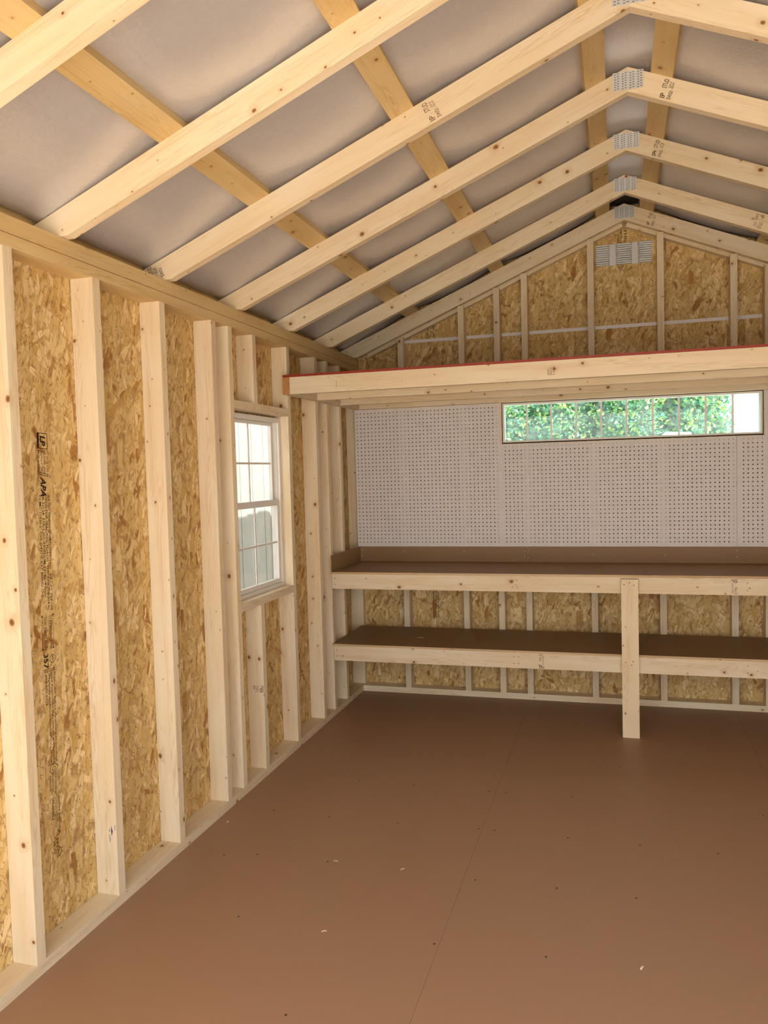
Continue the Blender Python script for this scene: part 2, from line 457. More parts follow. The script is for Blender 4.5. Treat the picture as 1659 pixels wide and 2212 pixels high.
# upside-down grade stamp on the cripple
stamp([('IP', 0, 0, .75, 1.4), ('STUD', .95, .1, 1.25, .75), ('SWS1', 1.0, 1.0, .8, .35)], sF, (-.15, 126.93 - .02, 17.9), (-1, 0, 0), (0, 0, -1))
o = board('window_header', (0, 118.58, 71.0), (0, 1, 0), (-1, 0, 0), 24.54, 3.4, 1.5, PINE)
tag(o, 'flat header board across the top of the left wall window', 'header board')
o = board('window_sill', (0, 118.58, 33.72), (0, 1, 0), (-1, 0, 0), 24.54, 3.4, 1.5, PINE)
tag(o, 'flat sill board under the left wall window', 'sill board')

# ---- back wall framing
GB = 'studs along the back wall'; GG = 'short uprights in the back gable'
o = board('bottom_plate', (.05, YB, 0), (1, 0, 0), (0, 1, 0), WID - .1, 3.4, 1.5, PINE)
tag(o, 'pale bottom plate along the back wall under the shelf', 'wall plate')
def bstud(x, z0, z1, label, group=GB, name='wall_stud'):
    o = board(name, (x + 1.5, YB, z0), (0, 0, 1), (-1, 0, 0), z1 - z0, 1.5, 3.4, PINE)
    # X x Y = z x -x = -y -> put thickness toward +y
    return tag(o, label, 'stud', group)
def bstud_(x, z0, z1, label, group=GB, name='wall_stud', notch=False):
    bm = bmesh.new()
    if notch:   # front tongue runs up to the rafter, the back is cut under the gable plate
        add_box(bm, 0, z1 - z0 - 1.75, 0, 1.5, 0, 3.4)
        add_box(bm, z1 - z0 - 1.75, z1 - z0, 0, 1.5, 0, 1.4)
    else:
        add_box(bm, 0, z1 - z0, 0, 1.5, 0, 3.4)
    # local X up, Y along world x, Z toward the back: X x Y = z x x = y
    o = mesh_obj(name, bm, PINE, frame((x, YB, z0), (0, 0, 1), (1, 0, 0)))
    return tag(o, label, 'stud', group)
BX = [11.93, 27.94, 37.02, 43.94, 59.97, 75.98, 91.99, 99.3]
low = ['first upright from the left corner on the back wall under the bench', 'second upright from the left corner on the back wall under the bench',
       'third upright from the left under the bench, below the left side of the transom window', 'fourth upright from the left on the back wall under the bench',
       'fifth upright from the left under the bench, just left of the bench post', 'first upright to the right of the bench post on the back wall',
       'second upright to the right of the bench post on the back wall', 'rightmost upright on the back wall under the bench, at the photo edge']
up = ['shortest gable upright, nearest the left corner above the loft', 'second gable upright from the left above the loft', 'third gable upright from the left above the loft',
      'fourth gable upright from the left above the loft', 'gable upright just left of the metal vent', 'gable upright just right of the metal vent',
      'second gable upright to the right of the metal vent', 'gable upright at the right edge of the photo']
for x, a, b in zip(BX, low, up):
    bstud_(x, 1.5, 63.4 if 40 < x < 98 else 77.0, a)
    bstud_(x, 78.6 if 40 < x < 98 else 78.6, min(zb(x), zb(x + 1.5)) - .1, b, GG, 'gable_stud', True)
o = board('wall_header', (38.6, YB, 75.6), (1, 0, 0), (0, 1, 0), 60.6, 3.4, 1.4, PINE); tag(o, 'header board over the long transom window, lit at its edge', 'header board')
o = board('sill_plate', (38.6, YB, 63.45), (1, 0, 0), (0, 1, 0), 60.6, 3.4, 1.5, PINE); tag(o, 'sill board under the long transom window, behind the pegboard', 'sill board')
o = board('tie_plate', (.05, YB, 77.05), (1, 0, 0), (0, 1, 0), WID - .1, 3.4, 1.5, PINE); tag(o, 'plate across the back wall behind the loft deck', 'wall plate')
# sloping plates set back under the last rafters
for sgn, lab in ((1, 'thin sloping plate under the left gable rafter on the back wall'), (-1, 'thin sloping plate under the right gable rafter on the back wall')):
    L = (RX - 3.) / math.cos(ANG) - .75
    bm = bmesh.new(); add_box(bm, 0, L, -.95, -.01, 0, 1.9)
    X = (math.cos(ANG) * sgn, 0, math.sin(ANG)); x0 = 3. if sgn > 0 else 2 * RX - 3.
    Yv = (-math.sin(ANG) * sgn, 0, math.cos(ANG))
    Z = Vector(X).cross(Vector(Yv))
    yy = 190.3 if Z.y > 0 else 192.2
    o = mesh_obj('gable_plate', bm, PINE, frame((x0, yy, zb(3.)), X, Yv)); tag(o, lab, 'gable plate', 'sloping gable plates')

# ---- white flashing between the two courses of sheathing
o = box_obj('flashing_strip', .2, WID - .2, 192.22, 192.29, 92.45, 93.25, WHITE_METAL)
tag(o, 'thin white metal flashing strip running across the gable sheathing', 'flashing')

# ---- roof trusses
def rafter_bm():
    """rafter in its own frame: X up the slope along the underside, Y square to it"""
    c, s_ = math.cos(ANG), math.sin(ANG)
    def loc(x, z):          # world (x from ridge side), measured from the point x=1.3 on the underside
        dx, dz = x - 1.3, z - zb(1.3); return (dx * c + dz * s_, -dx * s_ + dz * c)
    return [loc(1.3, zb(1.3)), loc(RX, zb(RX)), loc(RX, zt(RX)), loc(-4.4, zt(-4.4)), loc(-4.4, 89.18), loc(.92, 89.18)]
RP = rafter_bm()
def truss(y, label, peak=True, stamps=()):
    root = empty('rafter_truss', RX, y, 89.18)
    tag(root, label, 'roof truss', 'roof trusses')
    c, s_ = math.cos(ANG), math.sin(ANG)
    halves = []
    for sg in (1, -1):
        bm = bmesh.new()
        X = Vector((c * sg, 0, s_)); Yv = Vector((-s_ * sg, 0, c)); Z = X.cross(Yv)
        if Z.y > 0: add_prism(bm, RP, 0, 1.5)
        else: add_prism(bm, RP, -1.5, 0)
        bev(bm, .06)
        x0 = 1.3 if sg > 0 else 2 * RX - 1.3
        halves.append(mesh_obj('rafter', bm, PINE, frame((x0, y, zb(1.3)), X, Yv), root))
    # pressed steel plate with rows of punched teeth
    bm = bmesh.new(); add_box(bm, -2.3, 2.3, -.06, 0, -1.38, 1.38)
    for i in range(4):
        for k in range(7):
            for d in (-.22, .22):
                cx = -1.72 + i * 1.15 + d; cz = -1.2 + k * .38 + (.12 if d > 0 else 0)
                add_box(bm, cx - .15, cx + .15, -.075, -.055, cz - .08, cz + .08, 1)
    gp = mesh_obj('gusset_plate', bm, [GALV, TOOTH], T(RX + .05, y, RZ + VD * .45), root)
    gp['label'] = 'galvanised gusset plate with rows of punched slots'
    return root, halves
TOOTH = plain('plate_slots', (.30, .29, .28), .6, .4)
names = {48.8: 'roof truss nearest the camera, crossing the top left corner',
         72.9: 'second roof truss from the camera, its ridge out of frame',
         96.97: 'third roof truss from the camera, its steel plate cut by the top edge',
         121.1: 'fourth roof truss from the camera, its steel plate the largest in full view',
         145.29: 'fifth roof truss from the camera, third from the gable wall',
         169.19: 'sixth roof truss from the camera, last before the gable wall',
         188.65: 'gable roof truss fixed against the back wall above the metal vent'}
TR = {y: truss(y, n) for y, n in names.items()}
# stamps across the rafters: read upward, letters' tops to the left
c, s_ = math.cos(ANG), math.sin(ANG)
def rafter_stamp(y, half, x, rows, mat=None, flip=False):
    sg = 1 if half == 0 else -1
    X = Vector((-s_ * sg, 0, c)); Y = Vector((-c, 0, -s_ * sg))
    z = zb(x)
    org = Vector((x, y - .02, z)) + X * .25
    if flip: org = org + X * 3.0; X = -X; Y = -Y
    return stamp(rows, TR[y][1][half], org, X, Y, mat=mat)
R1 = [('STUD', 1.55, 1.0, 1.35, .75), ('S-P-F', 1.75, .45, .9, .32), ('KD-HT', 1.75, .05, .9, .32), ('SWS1', .1, -.15, 1.25, .6), ('IP', .1, .75, .7, .8)]
rafter_stamp(121.1, 1, 74.6, R1, INK); rafter_stamp(145.29, 1, 74.4, R1, INK)
rafter_stamp(188.65, 1, 74.9, R1, INK); rafter_stamp(169.19, 1, 93.5, R1, INK_SOFT, True)
rafter_stamp(96.97, 0, 43.8, R1, INK_SOFT); rafter_stamp(96.97, 0, -.3, [('STUD', 1.9, .95, 1.3, .75), ('KD-HT', 1.7, .2, 1., .6), ('SWS1', .75, -.6, 1.4, .6)], INK)

# ---- purlins lying across the tops of the rafters
GP = 'purlins on top of the rafters'
def purlin(xl, w, label):
    left = xl < RX
    c, s_ = math.cos(ANG), math.sin(ANG)
    Yv = (c, 0, s_) if left else (c, 0, -s_)
    up_ = Vector((-s_, 0, c)) if left else Vector((s_, 0, c))
    # X must satisfy X x Y = up
    X = Vector(Yv).cross(up_)
    L = 189.8
    y0 = .4 if X.y > 0 else .4 + L
    o = board('roof_purlin', (xl, y0, zt(xl) + .02), X, Yv, L, w / c, 1.45, PURL)
    return tag(o, label, 'purlin', GP)
purlin(14.4, 3.3, 'lowest purlin on the left roof slope, nearest the left wall')
purlin(36.6, 3.25, 'middle purlin on the left roof slope')
purlin(62.2, 3.1, 'purlin just left of the ridge')
purlin(72.1, 3.15, 'purlin just right of the ridge')
purlin(97.5, 3.25, 'middle purlin on the right roof slope, only glimpsed near the gable')

# ---- foil-faced insulation over the purlins
bm = bmesh.new()
prof = []
def add_prof(xs, f):
    for x in xs: prof.append((x, f(x)))
def off(x):
    xx = x if x < RX else 2 * RX - x
    spans = [(-4.5, 14.4), (17.7, 36.6), (39.85, 62.2)]
    for a, b in spans:
        if a < xx < b:
            t = (xx - a) / (b - a)
            if a < 0: return .15 + 1.38 * t - .35 * math.sin(PI * t)
            return 1.53 - .75 * math.sin(PI * t) ** .8
    return 1.53
N = 132
top = zt(65.5) + 1.55
xs = [-4.5 + (2 * RX + 9) * i / N for i in range(N + 1)]
def zf(x, y):
    d = abs(x - RX)
    if d < 3.2: return top + .45 * (1 - (d / 3.2) ** 2)
    h = zt(x) + off(x) / math.cos(ANG) * 1.0
    return h
ysn = [i * 2.0 for i in range(96)] + [191.6]
rows = []
rr = random.Random(4)
for y in ysn:
    row = []
    for x in xs:
        w = .16 * math.sin(x * .42 + y * .05) * math.sin(y * .17 + x * .09) + rr.uniform(-.03, .03)
        row.append(bm.verts.new(Vector((x, y, zf(x, y) + .12 + abs(w))) * I))
    rows.append(row)
for i in range(len(ysn) - 1):
    for k in range(N):
        if ysn[i] > 179 and abs((xs[k] + xs[k + 1]) / 2 - RX) < 3.0: continue
        bm.faces.new([rows[i][k], rows[i][k + 1], rows[i + 1][k + 1], rows[i + 1][k]])
ceil_ = mesh_obj('ceiling', bm, FOIL, smooth=True); tag(ceil_, kind='structure')
sol = ceil_.modifiers.new('thickness', 'SOLIDIFY'); sol.thickness = .006; sol.offset = 1

# ---- roof deck and shingles (their ragged eave throws the shadow outside the window)
roof = empty('roof', RX, 96, 125); tag(roof, kind='structure')
for sg in (1, -1):
    Lr = (RX + 9.5) / math.cos(ANG) + 2.6
    X = Vector((c * sg, 0, s_)); Yv = Vector((-s_ * sg, 0, c)); Z = X.cross(Yv)
    x0 = -9.5 if sg > 0 else 2 * RX + 9.5
    bm = bmesh.new()
    if Z.y > 0: add_box(bm, 0, Lr - .0, 4.2 + 1.7, 4.2 + 2.2, -4, 196.5)
    else: add_box(bm, 0, Lr, 4.2 + 1.7, 4.2 + 2.2, -196.5, 4)
    mesh_obj('roof_deck', bm, ROOFDECK, frame((x0, 0, zb(-9.5)), X, Yv), roof)
    bm = bmesh.new(); y = -4.
    rs = random.Random(3)
    while y < 196:
        w = rs.uniform(4, 8); e = rs.uniform(-1.3, -.2)
        a, b = (y, min(196.5, y + w - .1)) if Z.y > 0 else (-min(196.5, y + w - .1), -y)
        add_box(bm, e, 8, 4.2 + 2.22, 4.2 + 2.5, a, b); y += w
    a, b = (-4, 196.5) if Z.y > 0 else (-196.5, 4)
    add_box(bm, 8.05, Lr, 4.2 + 2.22, 4.2 + 2.5, a, b)
    mesh_obj('shingles', bm, SHINGLE, frame((x0, 0, zb(-9.5)), X, Yv), roof)
rv = box_obj('ridge_black_sheet', 64.9, 72.4, 178.5, 192, 121.75, 121.85, DARK, roof); rv['label'] = 'black sheet filling the dark gap at the ridge'  # black sheet added to make the ridge opening read dark

# ---- gable vent, three panels of pressed ribs
vent = empty('gable_vent', 68.5, 192.29, 107.6); tag(vent, 'galvanised metal gable vent with three panels of ribs, high on the back wall', 'vent')
box_obj('back_plate', 61.95, 74.95, 192.1, 192.28, 107.62, 112.72, GALV, vent)
for a, b in ((62.0, 65.25), (66.6, 70.45), (71.75, 74.9)):
    bm = bmesh.new(); nseg = 10; pz = 5.1 / nseg
    ring = []
    for k in range(nseg * 8 + 1):
        z = k / 8 * pz; d = .42 * abs(math.sin(PI * z / pz)) ** .7 + .02
        ring.append((z, d))
    n1 = []
    taper = .4
    cols_ = [(a, 0.), (a + (0 if a < 63 else taper), 1.), (b - (0 if b > 74 else taper), 1.), (b, 0.)]
    grid = [[bm.verts.new(Vector((x, -d * f, z)) * I) for z, d in ring] for x, f in cols_]
    for i in range(3):
        for k in range(len(ring) - 1):
            bm.faces.new([grid[i][k], grid[i + 1][k], grid[i + 1][k + 1], grid[i][k + 1]])
    mesh_obj('rib_panel', bm, GALV, T(0, 192.09, 107.62), vent)

# ---- printing on the sheathing
def pt(s, t): return (s, t)
bm = bmesh.new()
X = Vector((0, -.03, -1)); Yv = Vector((0, 1, -.03))
tb = lambda t, s, y, w, h, bold=0., lean=0.: text_bm(t, w, h, bm, (s, y), bold, lean)
# block 1 : boxed letters
quad(bm, 0, 1.9, -1.05, -.72); poly(bm, [(0, -1.05), (1.9, -1.05), (1.95, .78), (.02, .78)], .09)
tb('LP', .3, -.52, 1.35, .95, .035, .15)
tb('01/12/25', 2.9, .55, 2.0, .3); tb("T 2-SQFT  Line 1", 2.05, .05, 3.3, .34); tb('Hayward, WI', 2.2, -.52, 2.6, .36); tb('Made in USA', 2.2, -1.05, 2.65, .38)
line(bm, (4.9, -1.1), (5.2, .95), .08); line(bm, (5.15, -1.1), (5.45, .95), .08)
tb('APA', 5.5, -.62, 2.5, 1.0, .025, .3)
tb('RATED SIDING-SHEATHING  16oc   3/8 CAT  PRP-108', 7.9, .62, 14.7, .42)
tb('SIZED FOR SPACING  FL-9190  THICKNESS 0.354 in.', 7.8, .1, 14.7, .42)
tb('PR-N124  ESR-1301  HUD-UM 1318a  9.5mm', 7.8, -.46, 13.0, .42)
tb('CCMC-11826-L  CSA-O437.0  EXT BOND O-2', 7.8, -1.0, 12.9, .42)
line(bm, (23.2, 1.0), (27.4, 1.0), .05); line(bm, (23.2, -1.0), (27.4, -1.0), .05)
for q, t in ((23.2, 1.), (27.4, 1.), (23.2, -1.), (27.4, -1.)):
    poly(bm, [(q - .12, t), (q, t + .1), (q + .12, t), (q, t - .1)], .1)
tb('STRENGTH AXIS', 23.2, .32, 4.3, .46); tb('THIS DIRECTION', 23.3, -.66, 4.2, .46)
tb('357', 28.0, -.9, 1.9, .85, .02)
poly(bm, [(28.8 + .5 * math.cos(k * PI / 10), .72 + .5 * math.sin(k * PI / 10)) for k in range(20)], .08)
tb('m', 28.5, .55, .55, .3)
line(bm, (30.05, -.95), (30.05, 1.2), .07); line(bm, (30.3, -.95), (30.3, 1.2), .07)
tb('Important: Before purchasing or installing,', 30.6, .78, 11.6, .42)
tb('read Application Instructions and Limited', 30.6, .28, 11.6, .42)
tb('Warranty at LPCorp.com/literature or call', 30.7, -.22, 11.3, .42)
tb('888 820-0325', 30.7, -.72, 3.9, .38)
line(bm, (42.3, -.6), (42.1, 1.3), .07)
leafp = [(42.6, -.2), (43.0, -.35), (43.5, .1), (43.4, .7), (42.8, 1.25), (42.4, .8), (42.35, .2)]
poly(bm, leafp, .08)
poly(bm, [(42.75, .2), (43.0, .1), (43.15, .35), (43.05, .7), (42.8, .75), (42.7, .5)], .07)
tb('SUSTAINABLE', 43.6, .55, 2.6, .3); tb('FORESTRY', 43.6, .05, 2.4, .3); tb('INITIATIVE', 43.7, -.45, 2.0, .3)
tb('Certified Sourcing', 46.2, 1.0, 5.3, .5); line(bm, (46.2, .82), (51.8, .82), .06)
tb('SFI-00003', 46.6, -.12, 2.9, .45); tb('www.sfiprogram.org', 46.6, .45, 4.0, .26)
line(bm, (51.9, 0), (51.5, 1.4), .06)
tb('PEFC', 52.1, .5, 2.0, .45); tb('29-32', 52.2, 0, 1.7, .35)
mp = [(53.3, 1.1), (53.6, 1.3), (53.6, 1.65), (53.9, 1.4), (54.2, 1.7), (54.2, 1.3), (54.6, 1.2), (54.3, 1.0), (54.6, .7), (54.2, .75)]
poly(bm, mp, .07)
pm = mesh_obj('panel_print', bm, INK, frame((-3.49, 72.15, 64.75), X, Yv), wall_left)
pm['label'] = 'black printed panel markings running down the strand board'
# small prints on the back sheathing
def back_print(x, z, rows):
    return stamp(rows, wall_back, (x, 192.28, z), (0, 0, -1), (1, 0, 0), 'panel_print', INK)
# X x Y = -z x x = -y : faces the room
back_print(19.3, 97.1, [('LP', 0, -.2, .5, .4), ('APA', .8, -.25, 1.2, .5), ('RATED SIDING', .1, .75, 3.3, .35), ('SIZED FOR SPACING', .1, .35, 3.5, .3), ('16oc', 2.3, -.3, .9, .45), ('PRP-108', .1, 1.25, 3.4, .45)])
back_print(67.3, 116.4, [('EXT BOND', .2, -.2, 3.2, .4), ('STRENGTH AXIS', .4, .4, 3.1, .4), ('THIS', .3, 1.3, 3.2, .6)])
back_print(67.4, 107.4, [('357', .1, -.1, 1.1, .5), ('8-10', .1, .7, 1.3, .5)])
back_print(19.2, 28.6, [('RATED SIDING 16oc', .0, -.2, 9.0, .42), ('SIZED FOR SPACING', .1, .4, 8.8, .42), ('3/8 CAT PRP-108', .1, 1.0, 8.7, .42)])

# ---- pegboard: real punched holes on a one inch grid
def peg_rect(bm, x0, x1, z0, z1, ox, oz, t=.22):
    gx = [x0] + [ox + .5 + k for k in range(-2, 150) if x0 + .02 < ox + .5 + k < x1 - .02] + [x1]
    gz = [z0] + [oz + .5 + k for k in range(-2, 90) if z0 + .02 < oz + .5 + k < z1 - .02] + [z1]
    vc = {}
    def V(x, z, y=0.):
        k = (round(x, 4), round(z, 4), y)
        if k not in vc: vc[k] = bm.verts.new(Vector((x, y, z)) * I)
        return vc[k]
    r = .16
    for a, b in zip(gx[:-1], gx[1:]):
        for c_, d in zip(gz[:-1], gz[1:]):
            full = abs(b - a - 1) < .02 and abs(d - c_ - 1) < .02
            if not full:
                bm.faces.new([V(a, c_), V(b, c_), V(b, d), V(a, d)]); continue
            mx, mz = (a + b) / 2, (c_ + d) / 2
            ring = [V(mx + r * math.cos(k * PI / 4 + PI / 8), mz + r * math.sin(k * PI / 4 + PI / 8)) for k in range(8)]
            back = [V(mx + r * math.cos(k * PI / 4 + PI / 8), mz + r * math.sin(k * PI / 4 + PI / 8), t) for k in range(8)]
            cor = [V(b, d), V(a, d), V(a, c_), V(b, c_)]
            for q in range(4):   # each corner takes three ring points, each side a quad
                i1, i2 = (2 * q) % 8, (2 * q + 1) % 8
                bm.faces.new([cor[q], ring[i2], ring[i1]])
                bm.faces.new([cor[q], cor[(q + 1) % 4], ring[(i2 + 1) % 8], ring[i2]])
            for k in range(8):
                bm.faces.new([ring[k], ring[(k + 1) % 8], back[(k + 1) % 8], back[k]]).material_index = 1
    # outer edges
    for (xa, za), (xb, zb_) in (((x0, z0), (x1, z0)), ((x1, z0), (x1, z1)), ((x1, z1), (x0, z1)), ((x0, z1), (x0, z0))):
        bm.faces.new([bm.verts.new(Vector((xa, 0, za)) * I), bm.verts.new(Vector((xb, 0, zb_)) * I), bm.verts.new(Vector((xb, t, zb_)) * I), bm.verts.new(Vector((xa, t, za)) * I)])
def peg_panel(rects, label, ox):
    bm = bmesh.new()
    for r in rects: peg_rect(bm, *r, ox, 39.27)
    me = bpy.data.meshes.new('pegboard_panel'); bm.to_mesh(me); bm.free(); me.materials.append(PEG); me.materials.append(CORE)
    o = put(bpy.data.objects.new('pegboard_panel', me), T(0, YB - .24, 0))
    return tag(o, label, 'pegboard', 'pegboard panels')
peg_panel([(-.3, 38.25, 39.1, 75.3), (38.25, 93.07, 39.1, 64.95)], 'large white pegboard panel running under and left of the transom window', .4)
peg_panel([(93.17, 99.15, 39.1, 64.95), (99.15, 137.4, 39.1, 75.3)], 'white pegboard panel right of the seam, at the right edge of the photo', .4 + .2)

# ---- transom window in the back wall
w2 = empty('window_2', 68.6, 190.5, 65.1); tag(w2, kind='structure')
def bars(name, boxes, mat, parent, bevel=.0):
    bm = bmesh.new()
    for b in boxes: add_box(bm, *b)
    if bevel: bev(bm, bevel)
    return mesh_obj(name, bm, mat, None, parent)
wx0, wx1, wz0, wz1 = 38.62, 98.95, 65.15, 75.35
# dark gasket line round a pale vinyl frame
bars('gasket', [(wx0 - .02, wx0 + .2, 189.0, 191.9, wz0, wz1), (wx1 - .2, wx1 + .02, 189.0, 191.9, wz0, wz1), (wx0 + .2, wx1 - .2, 189.0, 191.9, wz0, wz0 + .2), (wx0 + .2, wx1 - .2, 189.0, 191.9, wz1 - .2, wz1)], DARK, w2)
f = .62
bars('window_frame', [(wx0 + .2, wx0 + f, 188.8, 191.8, wz0 + .2, wz1 - .2), (wx1 - f, wx1 - .2, 188.8, 191.8, wz0 + .2, wz1 - .2), (wx0 + f, wx1 - f, 188.8, 191.8, wz0 + .2, wz0 + f), (wx0 + f, wx1 - f, 188.8, 191.8, wz1 - f, wz1 - .2)], VINYL, w2)
for x in (44.7, 50.7, 56.75, 62.75, 68.7, 74.75, 80.7, 86.7, 92.6):
    box_obj('muntin', x - .22, x + .22, 190.5, 191.0, wz0 + f, wz1 - f, VINYL, w2)
box_obj('pane', wx0 + f, wx1 - f, 191.05, 191.15, wz0 + f, wz1 - f, GLASS2, w2)
# lit edge strips of the rough opening
bars('jamb_liner', [(38.32, 38.6, YB - .02, 192.2, 65.0, 75.5), (98.97, 99.25, YB - .02, 192.2, 65.0, 75.5)], PINE, w2)

# ---- double-hung window in the left wall
w1 = empty('window_1', -2.6, 130.8, 35.3); tag(w1, kind='structure')
a0, a1, b0, b1 = 118.75, 142.95, 35.25, 70.55
fx0, fx1 = -4.1, -1.9
bars('window_frame', [(fx0, fx1, a0, a0 + .8, b0, b1), (fx0, fx1, a1 - .8, a1, b0, b1), (fx0, fx1, a0 + .8, a1 - .8, b0, b0 + .8), (fx0, fx1, a0 + .8, a1 - .8, b1 - .9, b1)], VINYL, w1, .05)
# track ribs on the far jamb
bars('sash_track', [(-2.55, -2.4, a1 - 1.15, a1 - .8, b0 + .8, b1 - .9), (-3.35, -3.2, a1 - 1.15, a1 - .8, b0 + .8, b1 - .9)], VINYL, w1)
def sash(name, x0, x1, z0, z1, top_r, bot_r):
    y0, y1 = a0 + .85, a1 - 1.2
    o = bars(name, [(x0, x1, y0, y0 + .9, z0, z1), (x0, x1, y1 - .9, y1, z0, z1), (x0, x1, y0 + .9, y1 - .9, z0, z0 + bot_r), (x0, x1, y0 + .9, y1 - .9, z1 - top_r, z1)], VINYL, w1, .04)
    xm = (x0 + x1) / 2; zm = (z0 + bot_r + z1 - top_r) / 2; ym = (y0 + y1) / 2
    bars('muntin', [(xm - .12, xm + .12, ym - .2, ym + .2, z0 + bot_r, z1 - top_r)], VINYL, o)
    bars('muntin', [(xm - .13, xm + .13, y0 + .9, y1 - .9, zm - .2, zm + .2)], VINYL, o)
    bars('pane', [(xm - .22, xm - .16, y0 + .9, y1 - .9, z0 + bot_r, z1 - top_r)], GLASS, o)
    return o
sash('upper_sash', -3.8, -3.1, 52.6, 69.6, .6, .7)
sash('lower_sash', -2.95, -2.15, 36.1, 53.6, 1.25, .9)

# ---- loft at the back
LY = 140.84; LZ = 75.34
loft = empty('storage_loft', 68.6, 165, LZ); tag(loft, 'wooden storage loft with a red front edge across the back of the shed', 'loft')
def jst(y, z0=LZ, name='joist'):
    return board(name, (1.55, y, z0), (1, 0, 0), (0, 0, 1), WID - 3.1, 3.5, -1.5, PINE, loft)
def joist(name, y, mat=PINE):
    bm = bmesh.new(); add_box(bm, 0, WID - 3.1, 0, 3.5, -1.5, 0); bev(bm)
    return mesh_obj(name, bm, mat, frame((1.55, y, LZ), (1, 0, 0), (0, 0, 1)), loft)
fj = joist('front_joist', LY)
for y in (156.5, 172.4, 187.05): joist('joist', y)
for x, nm in ((.0, 'ledger'), (WID - 1.5, 'ledger')):
    bm = bmesh.new(); add_box(bm, 0, YB - .3 - LY, 0, 3.5, 0, 1.5); bev(bm)
    for f_ in bm.faces:
        if f_.calc_center_median().x < .02 * I: f_.material_index = 1
    mesh_obj(nm, bm, [PINE, RED_END], frame((x, LY, LZ), (0, 1, 0), (0, 0, 1)), loft)
bm = bmesh.new()
for f_ in add_box(bm, .03, WID - .03, LY - .1, YB - .3, LZ + 3.52, LZ + 3.98): pass
for f_ in bm.faces:
    f_.normal_update()
    if f_.normal.y < -.5: f_.material_index = 1
dk = mesh_obj('deck', bm, [BENCH, RED], None, loft); dk['label'] = 'deck sheet with a red painted front edge'
stamp([('SPF', .3, .62, 1.2, .3), ('NO.2', .3, .05, 1.4, .5), ('S-DRY', .3, -.42, 1.7, .34)], fj, (54.9, LY - .02, LZ + .5), (0, 0, 1), (-1, 0, 0))
bm = bmesh.new(); line(bm, (0, -.8), (0, .7), .06)
mesh_obj('pencil_mark', bm, INK_SOFT, frame((11.8, LY - .02, LZ + 1.6), (1, 0, 0), (0, 0, 1)), fj)

# ---- workbench with lower shelf
BY = 165.5; BT = 35.17; ST = 17.82
bench = empty('workbench', 68.6, 177, 0); tag(bench, 'built-in workbench with brown top, splash boards and a lower shelf along the back wall', 'workbench')
def rail(name, z1, y=BY):
    bm = bmesh.new(); add_box(bm, 0, WID - .9, 0, 3.5, -1.5, 0); bev(bm)
    return mesh_obj(name, bm, PINE, frame((.45, y, z1 - 3.5), (1, 0, 0), (0, 0, 1)), bench)
rt = rail('top_rail', BT - .5); rl = rail('shelf_rail', ST - .5)
for z1 in (BT - .5, ST - .5):
    rail('cleat', z1, YB - 1.55)
def panel(name, z1, x0=.05):
    bm = bmesh.new()
    add_box(bm, x0, WID - .05, BY - .05, YB - .28, z1 - .48, z1)
    for f_ in bm.faces:
        f_.normal_update()
        if f_.normal.y < -.5: f_.material_index = 1
    o = mesh_obj(name, bm, [BENCH, EDGE], None, bench); return o
bt = panel('bench_top', BT); sh = panel('lower_shelf', ST)
def splash(name, x0, x1, y0, y1, z0, z1, edge_axis):
    bm = bmesh.new(); add_box(bm, x0, x1, y0, y1, z0, z1)
    for f_ in bm.faces:
        f_.normal_update()
        if edge_axis == 'y' and f_.normal.y < -.5 or f_.normal.z > .5: f_.material_index = 1
    return mesh_obj(name, bm, [BENCH, EDGE], None, bench)
sp = splash('back_splash', .42, 44.2, YB - .66, YB - .28, BT + .02, 39.06, 'z')
sp2 = splash('back_splash', 44.24, WID - .4, YB - .66, YB - .28, BT + .02, 39.06, 'z')
ss = splash('side_splash', .03, .4, BY, YB - .3, BT + .02, 39.06, 'y')
for x, z in ((.95, 38.4), (.9, 36.5), (12.5, 37.9), (28.5, 38.0), (43.9, 38.0), (44.8, 38.2), (43.9, 36.6), (44.7, 36.3), (60.5, 37.1), (77.2, 37.1), (93.1, 38.2), (93.1, 36.7)):
    bm = bmesh.new(); bmesh.ops.create_uvsphere(bm, u_segments=8, v_segments=5, radius=.13 * I)
    nh = mesh_obj('nail_head', bm, NAILW, T(x, YB - .68, z), sp if x < 44.2 else sp2)
for par, z in ((rt, BT - 2.2), (rl, ST - 2.2)):
    for x in (1.2, 43.5, 44.6, 92.):
        for dz in (-.75, .75):
            bm = bmesh.new(); bmesh.ops.create_uvsphere(bm, u_segments=8, v_segments=5, radius=.1 * I)
            mesh_obj('nail_head', bm, SCREW, T(x, BY - .02, z + dz), par)
stamp([('IP', .1, 0, .75, 1.2), ('No.2', 1.75, .65, 1.4, .55), ('S-P-F KD', .9, .1, 2.1, .35)], rl, (50.3, BY - .02, ST - 3.9), (0, 0, 1), (-1, 0, 0))
stamp([('IP', .1, 0, .75, 1.2), ('No.2', 1.75, .65, 1.4, .55), ('S-P-F KD', .9, .1, 2.1, .35)], rt, (88.9, BY - .02, BT - .6), (0, 0, -1), (1, 0, 0))
bm = bmesh.new(); add_box(bm, 0, BT - .75, 0, 3.5, -1.5, 0); bev(bm)
# X up, Y = +x, Z = X x Y = +y ; thickness toward the camera
post = mesh_obj('leg', bm, PINE, frame((66.9, BY - .02, 0), (0, 0, 1), (1, 0, 0)), bench)
for x, z in ((67.5, 33.3), (68.6, 33.7), (69.5, 33.2), (67.6, 16.4), (69.2, 16.7), (68.9, 15.9)):
    bm = bmesh.new(); bmesh.ops.create_uvsphere(bm, u_segments=8, v_segments=5, radius=.11 * I)
    mesh_obj('nail_head', bm, SCREW, T(x, BY - 1.53, z), post)

